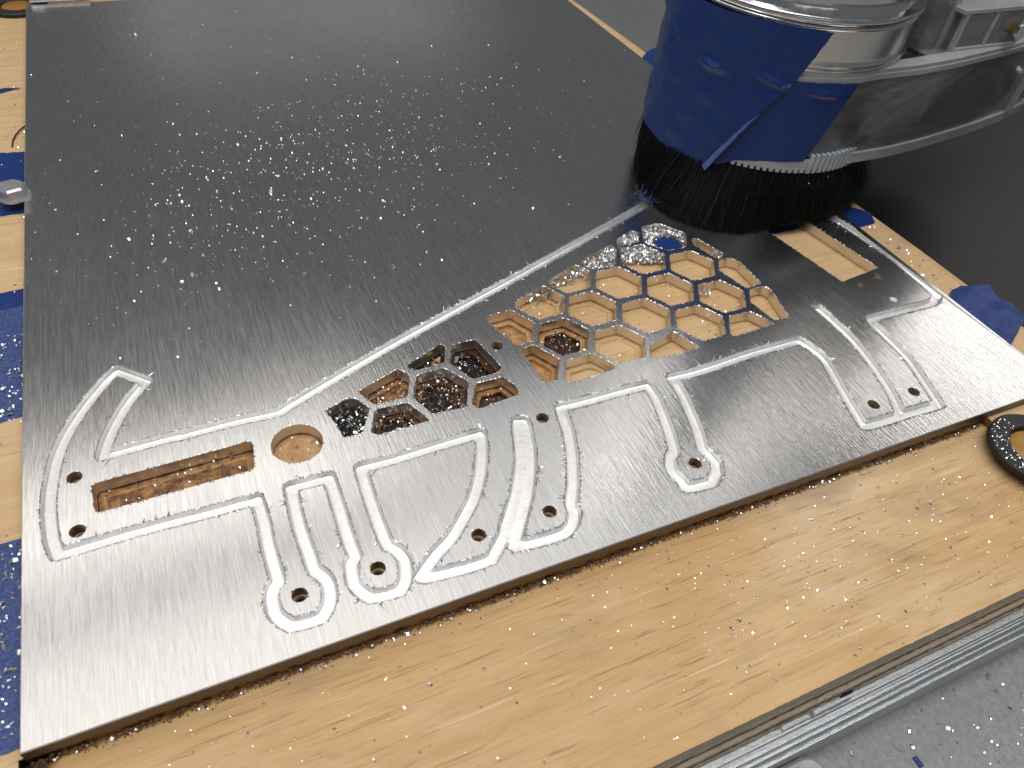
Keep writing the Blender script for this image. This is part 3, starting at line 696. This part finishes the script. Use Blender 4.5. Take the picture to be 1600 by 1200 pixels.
for i in range(15000):
    a = 2*math.pi*random.random()
    if math.cos(a-math.radians(245)) < -.35 and random.random() < .7: continue
    tuft = round(a*118/(2*math.pi))*2*math.pi/118; a0 = tuft+random.gauss(0, .012); depth = random.random()**1.5
    r0 = BR-1.2-depth*6; r1 = rb(a)-depth*9+random.gauss(0, .8); z1 = max(.15, random.gauss(.8, .6)+depth*.5)
    a1 = a0+random.gauss(0, .02)-.03
    wild = random.random() < (.12 if 270 < math.degrees(a) < 360 else .02)
    if wild: r1 += random.uniform(1, 6); z1 += random.uniform(1, 12); a1 += random.gauss(0, .05)
    r = random.uniform(.13, .24); base = len(V)
    cur = random.gauss(0, .012); S = 4
    for k in range(S+1):
        u = k/S; aa = a0+(a1-a0)*u+cur*math.sin(u*3.1); R = r0+(r1-r0)*(u**1.35)+(math.sin(u*3.1)*1.0)
        z = 35*(1-u)+z1*u; cx, cy = BX+R*math.cos(aa), BY+R*math.sin(aa); rr = r*(1-.5*u)
        for q in range(3):
            b = aa+2*math.pi*q/3; V.append((cx+rr*math.cos(b), cy+rr*math.sin(b), z))
    for k in range(S):
        for q in range(3): F.append((base+k*3+q, base+k*3+(q+1) % 3, base+k*3+3+(q+1) % 3, base+k*3+3+q))
child(tag(mesh('bristles', V, F, BRISTLE, smooth=True), kind='stuff'), shoe)
def p_brush():
    a = math.radians(random.triangular(255, 352, 318)); u = random.random()**.7
    R = (BR-.6)*(1-u)+rb(a)*u; return BX+R*math.cos(a), BY+R*math.sin(a), 33*(1-u)+1.5*u
DUST = p_brush
# frayed blue fluff caught in the bristles
V = []; F = []
for i in range(45):
    p = Vector((BX-87+random.gauss(0, 2), BY-20+random.gauss(0, 4.5), random.uniform(.4, 5))); path = [p]
    d = Vector((random.gauss(0, 1), random.gauss(0, 1), random.gauss(0, .5))).normalized()
    for k in range(4):
        p = p+d*1.3; p.z = max(.3, p.z); path.append(p.copy()); d = (d+Vector((random.gauss(0, .5), random.gauss(0, .5), random.gauss(0, .3)))).normalized()
    v, f = tube(path, .07, 3); o = len(V); V += v; F += [tuple(x+o for x in q) for q in f]
tag(mesh('blue_fluff', V, F, TAPEB), 'wisp of blue tape fibres caught at the left of the brush', 'fluff')

# spindle
sp = empty('spindle', (BX, BY, 116)); tag(sp, 'bright turned steel spindle body above the dust shoe', 'spindle')
child(mesh('spindle_body', *lathe([(20, 108), (60.5, 108), (60.5, 330), (20, 330)], BX, BY, 128), STEEL, smooth=True, angle=35), sp)
child(mesh('spindle_nose', *lathe([(50, 108), (63.4, 108), (63.4, 121), (62.4, 122.5), (50, 122.5)], BX, BY, 128), ZINC, smooth=True, angle=35), sp)
child(mesh('spindle_ring', *lathe([(50, 124), (62.2, 124), (62.2, 126.5), (50, 126.5)], BX, BY, 128), ZINC, smooth=True, angle=35), sp)
# hose
ho = empty('vacuum_hose', (640, 250, 120)); tag(ho, 'black vacuum hose end above the clear arm', 'hose')
pf = []
for k in range(16): z = 120+k*7; pf += [(52, z), (54.5, z+2), (54.5, z+4), (52, z+6)]
child(mesh('hose_wall', *lathe([(40, 120)]+pf+[(40, 232)], 650, 262, 64), BLACK, smooth=True, angle=45), ho)
child(mesh('hose_cuff', *lathe([(38, 116.2), (57, 116.2), (57, 122), (38, 122)], 650, 262, 64), BLACK, smooth=True, angle=35), ho)

# tape wrapped on the shoe
def wrap(name, poly, R, mat, label=None, th=.25, wr=.35, lift=None):
    poly = ccw(poly); pa = np.asarray(poly, float); out = []
    for i in range(len(poly)):
        a, b = pa[i], pa[(i+1) % len(poly)]; n = max(1, int(np.hypot((b-a)[0]*R*math.pi/180, (b-a)[1])/2.2))
        for k in range(n): out.append(tuple(a+(b-a)*k/n+(RNG.normal(0, .1, 2) if k else 0)))
    g = np.array([(x+random.uniform(-.7, .7), y+random.uniform(-.7, .7)) for x in np.arange(pa[:, 0].min(), pa[:, 0].max(), 1.2) for y in np.arange(pa[:, 1].min(), pa[:, 1].max(), 1.3)])
    g = g[inside(g, inset(poly, .8))]; n = len(out)
    V2, F2, orig = cdt(out+[tuple(q) for q in g], [(i, (i+1) % n) for i in range(n)])
    c = np.array([V2[list(f)].mean(0) for f in F2]); F2 = [tuple(f) for f, k in zip(F2, inside(c, out)) if k]
    def rad(t, z):
        q = .5*wr*(math.sin(t*.17+z*.05)+math.sin(t*.31-z*.16+1)+.6*math.sin(z*.41+t*.09))
        # a pinched crease running round the wrap
        cr = float(np.interp(t, [150, 169, 180, 189, 194, 200, 212, 218, 227, 237, 260], [97, 92, 88.5, 87, 84.2, 83, 85.4, 87.5, 85, 82.5, 80]))
        q += 2.0*math.exp(-((z-cr)/1.9)**2)*(.45+.55*math.sin(t*.23-.3))-.9*math.exp(-((z-cr+4.5)/3)**2)+.7*math.exp(-((t-208-(z-92)*.25)/1.3)**2)*math.exp(-((z-95)/7)**2)
        if lift: q += lift(t, z)
        return R+max(q, -.3)
    m = len(V2); V = []
    for d in (0, -th):
        for t, z in V2: q = rad(t, z)+d; V.append((BX+q*math.cos(math.radians(t)), BY+q*math.sin(math.radians(t)), z))
    F = list(F2)+[tuple(i+m for i in f[::-1]) for f in F2]; es = {(f[i], f[(i+1) % 3]) for f in F2 for i in range(3)}
    F += [(a, a+m, b+m, b) for a, b in es if (b, a) not in es]
    o = mesh(name, V, F, mat, smooth=True, angle=50)
    if label: tag(o, label, 'masking tape')
    return o
def edge_dist(t, z): 
    za = np.interp(t, [205, 211.4, 224.1, 238.2, 245.8], [12, 28.7, 60.8, 87.6, 112]); return max(0.0, z-za)
wrap('blue_tape', [(212, 29), (224, 37.5), (238, 40.4), (255, 42), (262, 65), (269, 86), (254, 87), (226, 86), (205, 60)], BR+.5, TAPE, 'lower blue tape patch reaching right across the dust boot', wr=.2)
big = wrap('blue_tape', [(120, 30), (163, 28.2), (179, 28.4), (194.5, 27.9), (211.4, 27.6), (217, 43), (224.1, 60.8), (231, 75), (238.2, 87.6), (246.5, 112.5), (232, 113.1), (219, 113), (201, 112.4), (187, 112), (120, 112)], BR+1.1, TAPE, 'big creased blue tape wrap round the left of the dust boot', wr=.6, lift=lambda t, z: 2.4*math.exp(-edge_dist(t, z)/6) if t > 200 and z < 84 else 0)
fo = wrap('folded_edge', [(209.6, 29.5), (211.6, 27.2), (217.6, 43), (224.4, 60.6), (228, 68), (223.4, 60.8), (215.4, 43.5)], BR+3.9, TAPEB, None, wr=0)
fo.parent = big
# ------------------------------------------------------------------ chips, burrs and crumbs
def flakes(n, place, size, mats_split=.8, flat=.5):
    """n small curled chips; place() gives (x, y, z)"""
    V = []; F = []; MI = []
    for i in range(n):
        x, y, z = place(); L = size*random.lognormvariate(0, .35); W = L*random.uniform(.3, .6); a = random.uniform(0, 6.283)
        c, s = math.cos(a), math.sin(a); h = L*random.uniform(.15, .5)*flat*2; tw = random.uniform(-.5, .5); o = len(V)
        for k, (u, e) in enumerate(((-.5, 0.06), (0, 1), (.5, random.uniform(0, .8)))):
            for v in (-.5, .5):
                px, py = u*L, v*W*(1-.5*abs(u)); V.append((x+px*c-py*s, y+px*s+py*c, z+.03+h*e+tw*v*W*.6+W*.3*abs(tw)))
        F += [(o, o+2, o+3, o+1), (o+2, o+4, o+5, o+3)]; q = 0 if random.random() < mats_split else 1; MI += [q, q]
    return V, F, MI
def stuff(name, n, place, size, split=.8, parent=None, flat=.5):
    V, F, MI = flakes(n, place, size, split, flat); o = mesh(name, V, F, [CHIP, CHIPD], mi=MI)
    tag(o, kind='stuff')
    if parent: o.parent = parent
    return o
ALLP = [np.asarray(r) for r in pocket.values()]
def on_plate(x, y):
    if not (1 < x < PW-1 and 1 < y < PH-1): return False
    q = np.array([[x, y]])
    if sdf_at(q)[0] < RG: return False
    for r in ALLP:
        if r[:, 0].min() < x < r[:, 0].max() and r[:, 1].min() < y < r[:, 1].max() and inside(q, r)[0]: return False
    return True
CL = [((95, 255), (45, 45), .22), ((165, 300), (60, 45), .34), ((215, 335), (60, 45), .20), ((265, 370), (70, 60), .10), ((130, 390), (90, 80), .14)]
def p_plate():
    while 1:
        u = random.random(); s = 0
        for (mx, my), (sx, sy), wt in CL:
            s += wt
            if u <= s: break
        x, y = random.gauss(mx, sx), random.gauss(my, sy)
        # chips lie above the long straight channel only
        if y < 108+max(0, (x-80))*.42+6: 
            if random.random() > .005: continue
        if on_plate(x, y) and y < 600: return x, y, 0
tag(stuff('swarf_chips', 1300, p_plate, .98, .8), 'bright aluminium chips strewn over the upper half of the sheet', 'metal chips')
def p_front():
    while 1:
        x, y = random.uniform(0, 405), -71+70*random.random()
        dens = .35+.65*math.exp(-((x-270)/90)**2)*math.exp(-((y+32)/26)**2)
        if random.random() < dens: return x, y, ZF
tag(stuff('swarf_chips', 760, p_front, .75, .65, flat=.4), 'aluminium chips scattered on the faced plywood in front', 'metal chips')
tag(stuff('swarf_chips', 420, lambda: (random.uniform(-22, -.3), random.choice([random.triangular(142, 216, 150), random.uniform(5, 81), random.uniform(5, 81)]), ZW+.25), 1.15, .7), 'aluminium chips thick on the dusty blue tapes at the left', 'metal chips')
tag(stuff('swarf_chips', 60, lambda: (random.uniform(-20, -.5), random.uniform(85, 620), ZW+.02), 1.3, .8), 'few aluminium chips on the bare wood left of the sheet', 'metal chips')
tag(stuff('swarf_chips', 260, lambda: (random.uniform(225, 420), random.uniform(-165, -83), -66), 1.4, .75, flat=.4), 'aluminium chips on the grey bench below the rail', 'metal chips')
tag(stuff('swarf_chips', 40, lambda: (random.uniform(458.5, 480), random.uniform(70, 170), ZW+.02), 1.3, .8), 'aluminium chips on the right edge strip of the board', 'metal chips')
tag(stuff('swarf_chips', 150, lambda: (lambda a, r: (411+r*math.cos(a), -24.5+r*math.sin(a), ZW+3.2))(random.uniform(1.6, 4.6), random.uniform(13.5, 21)), .8, .6), 'fine chips on the black ring at the right', 'metal chips')
# piles in the honeycomb cells near the brush
def p_cell(poly, z0, z1, cond=lambda x, y: True):
    poly = np.asarray(poly); lo, hi = poly.min(0), poly.max(0); big = inset(ccw(poly), .4)
    def f():
        while 1:
            x, y = random.uniform(lo[0], hi[0]), random.uniform(lo[1], hi[1])
            if cond(x, y) and inside(np.array([[x, y]]), big)[0]: return x, y, random.uniform(z0, z1)
    return f
def cell_pile(k, n, size, z0, z1, cond=lambda x, y: True):
    V, F, MI = flakes(n, p_cell(pocket[k], z0, z1, cond), size, .7, 1.0); return V, F, MI
cells = []
cx2, cy2 = np.mean(pocket['L02'], axis=0); cx1, cy1 = np.mean(pocket['Q1'], axis=0)
spec = [('T1', 420, 1.3, ZW+1, -.6, None), ('T2', 360, 1.3, ZW+2, -.2, None),
        ('Q1', 760, 1.25, ZW-.3, -1.4, lambda x, y: math.hypot((x-cx1-2)/9.5, (y-cy1+3.5)/8) > 1),
        ('L02', 560, 1.25, ZW-.6, -1.6, lambda x, y: y > cy2+2+(x-cx2)*-.35),
        ('P3', 80, 1.3, ZW-.6, -3, lambda x, y: y > np.mean(pocket['P3'], axis=0)[1]+3),
        ('Q3', 60, 1.2, ZW-.6, -3, lambda x, y: y < np.mean(pocket['Q3'], axis=0)[1]-1),
        ('P2', 24, 1.6, ZW-.4, -3.2, lambda x, y: y > np.mean(pocket['P2'], axis=0)[1]+8),
        ('L21', 22, 1.5, ZW-.4, -3.2, lambda x, y: y > np.mean(pocket['L21'], axis=0)[1]+6 and x < np.mean(pocket['L21'], axis=0)[0]),
        ('L10', 16, 1.4, ZW-.4, -3.2, lambda x, y: x < np.mean(pocket['L10'], axis=0)[0]-9)]
V = []; F = []; MI = []
for k, n, s, z0, z1, cnd in spec:
    v, f, m = cell_pile(k, n, s, z0, z1, cnd or (lambda x, y: True)); o = len(V); V += v; F += [tuple(i+o for i in q) for q in f]; MI += m
tag(tag(mesh('swarf_pile', V, F, [CHIP, CHIPD], mi=MI), 'dense aluminium swarf filling the honeycomb cells by the brush', 'metal chips'), kind='stuff')
V = []; F = []; MI = []
for k, n in (('S1', 150), ('S2', 70), ('S3', 40), ('S4', 80), ('S5', 170), ('S6', 90), ('S7', 20), ('L0-1', 60), ('disc', 26), ('slot', 80), ('P1', 14), ('P2', 26), ('L00', 10), ('L10', 14), ('L20', 8), ('L11', 10), ('L21', 14), ('L01', 10), ('L1-1', 8)):
    v, f, m = flakes(n, p_cell(pocket[k], ZW-.7, ZW-.4), .95, .85, .8); o = len(V); V += v; F += [tuple(i+o for i in q) for q in f]; MI += m
tag(tag(mesh('swarf_chips', V, F, [CHIP, CHIPD], mi=MI), 'fine chips on the scorched floors of the honeycomb cells', 'metal chips'), kind='stuff')
def ash(n, k, z0, z1):
    v, f, m = flakes(n, p_cell(inset(ccw(POCKETS[k]), .8), z0, z1), .8, 1.0, 1.0); return v, f
V = []; F = []
for k, n in (('S1', 420), ('S3', 160), ('S4', 190), ('S5', 300), ('S6', 130), ('L0-1', 60)):
    cxk, cyk = np.mean(POCKETS[k], axis=0)
    v, f = ash(n, k, ZW-.85, ZW-.2); o = len(V)
    V += [(x if k == 'S1' else cxk+(x-cxk)*.72, y if k == 'S1' else cyk+(y-cyk)*.72+1, z) for x, y, z in v]; F += [tuple(i+o for i in q) for q in f]
tag(tag(mesh('charred_dust', V, F, BLACK), 'black charred dust lying in the small scorched cells', 'soot'), kind='stuff')
# ridge left standing between the twin passes
rl = []
L0 = LINES[0]; L1 = LINES[1]
for q in L1:
    if q[0] > 195 or not 18 < q[1] < 68.5: break
    d = np.hypot(L0[:, 0]-q[0], L0[:, 1]-q[1]); k = int(d.argmin())
    if d[k] < 5.2: m_ = (q+L0[k])/2; rl.append((m_[0], m_[1], -2.3))
if len(rl) > 3: mesh('tool_ridge', *tube([(x, y, -1.75) for x, y, z in rl], .5, 6), MILLED, parent=plate, smooth=True)
# burrs standing along every cut edge
V = []; F = []; MI = []
def burr(p, t, nrm, L, q):
    """a tiny torn sliver: p on the edge, t along it, nrm away from the cut"""
    o = len(V); l = L*random.uniform(.5, 1.6); h = L*random.uniform(.2, .9); wd = random.uniform(.18, .4); k = random.uniform(-.8, .8)
    a = (p[0]-t[0]*wd, p[1]-t[1]*wd, 0); b = (p[0]+t[0]*wd, p[1]+t[1]*wd, 0)
    c = (p[0]+nrm[0]*l*.6+t[0]*k*l+t[0]*wd*.6, p[1]+nrm[1]*l*.6+t[1]*k*l+t[1]*wd*.6, h); d = (c[0]-t[0]*wd*1.2, c[1]-t[1]*wd*1.2, h*.9)
    e = (c[0]+nrm[0]*l*.5+t[0]*k*l*.7, c[1]+nrm[1]*l*.5+t[1]*k*l*.7, h*random.uniform(.2, 1.1))
    V.extend([a, b, c, d, e]); F.extend([(o, o+1, o+2, o+3), (o+3, o+2, o+4)]); MI.extend([q, q])
cp, ce = CONT
for a, b in ce:
    if random.random() > .75: continue
    pa, pb = cp[a], cp[b]; t = pb-pa; Ln = np.linalg.norm(t)
    if Ln < 1e-6: continue
    t = t/Ln; m = (pa+pb)/2; nr = np.array((-t[1], t[0]))
    if sdf_at(np.array([m+nr*.4]))[0] < RG: nr = -nr
    right = m[0] > 160
    for _ in range(1 if random.random() < .8 else 2): burr(pa+(pb-pa)*random.random(), t, nr, .48 if not right else .66, 0 if random.random() < .42 else 1)
    if random.random() < (.05 if right else .02): burr(m, t, nr, 1.9, 0 if random.random() < .5 else 1)
for k, r in pocket.items():
    if k.startswith('drill') or k == 'disc': n_per = .25
    elif k in ('rect', 'slot'): n_per = .8
    else: n_per = 1.5
    r = np.asarray(ccw(r))
    for i in range(len(r)):
        a, b = r[i], r[(i+1) % len(r)]; Ln = np.linalg.norm(b-a)
        if Ln < 1e-6: continue
        t = (b-a)/Ln; nr = np.array((t[1], -t[0]))
        for _ in range(int(Ln*n_per+random.random())): burr(a+(b-a)*random.random(), t, nr, .5, 0 if random.random() < .7 else 1)
tag(mesh('edge_burr', V, F, [CHIP, CHIPD], parent=plate, mi=MI), kind='stuff')
# torn wood crumbs packed along the step under the front edge of the plate
V = []; F = []
for i in range(1500):
    x = random.uniform(0, 404); y = .4-abs(random.gauss(0, 1.0)); z = ZF+max(0, (1.6-(.5-y))*random.uniform(.2, 1.6)); r = random.uniform(.25, .75); o = len(V)
    for q in ((1, 0, -.4), (-.6, .8, -.3), (-.5, -.9, -.3), (random.uniform(-.4, .4), 0, 1)):
        V.append((x+q[0]*r*random.uniform(.7, 1.6), y+q[1]*r, z+q[2]*r))
    F += [(o, o+1, o+3), (o+1, o+2, o+3), (o+2, o, o+3), (o, o+2, o+1)]
child(tag(mesh('wood_crumbs', V, F, CRUMB), kind='stuff'), board)
tag(stuff('swarf_chips', 170, lambda: (random.uniform(0, 404), -abs(random.gauss(0, 1.0)), ZF+random.uniform(.2, 1.2)), 1.0, .8), 'aluminium chips caught in the dark gap along the sheet edge', 'metal chips')
tag(stuff('swarf_chips', 260, DUST, .5, .7, flat=1.0), 'fine metal dust caught in the black bristles of the brush', 'metal chips')
# larger curls one can pick out
def curl(L, r, turns, w):
    V = []; F = []; n = 9
    for i in range(n+1):
        u = i/n; a = u*turns*2*math.pi
        for s in (-.5, .5): V.append((r*math.cos(a), r*math.sin(a)+L*(u-.5)*.3, w*.5+s*w*(1-.6*abs(u-.5))+.05))
    for i in range(n): F.append((2*i, 2*i+2, 2*i+3, 2*i+1))
    return V, F
protos = [mesh('curled_chip', *curl(2, 2.2, .45, .8), CHIP), mesh('curled_chip', *curl(3, 1.6, .7, .7), CHIP), mesh('curled_chip', *curl(4, 3.4, .3, .8), CHIP)]
spots = [(275, -100), (300, -118), (318, -95), (335, -112), (352, -92), (290, -132), (250, -97), (310, -140), (345, -135), (265, -118), (330, -128), (295, -92)]
for i, (x, y) in enumerate(spots):
    o = protos[i] if i < 3 else protos[i % 3].copy()
    if i >= 3: COL.objects.link(o)
    o.location = (x*K, y*K, -65.9*K); o.rotation_euler = (0, 0, random.uniform(0, 6.28)); s = random.uniform(.8, 1.4); o.scale = (s, s, s)
    tag(o, 'larger curled aluminium shaving on the grey bench top', 'metal chip', 'curled shavings on the bench')
tag(mesh('blue_scrap', *box(296, 298, -103, -98.8, -65.98, -65.2), TAPE), 'tiny blue tape scrap on the grey bench', 'tape scrap')
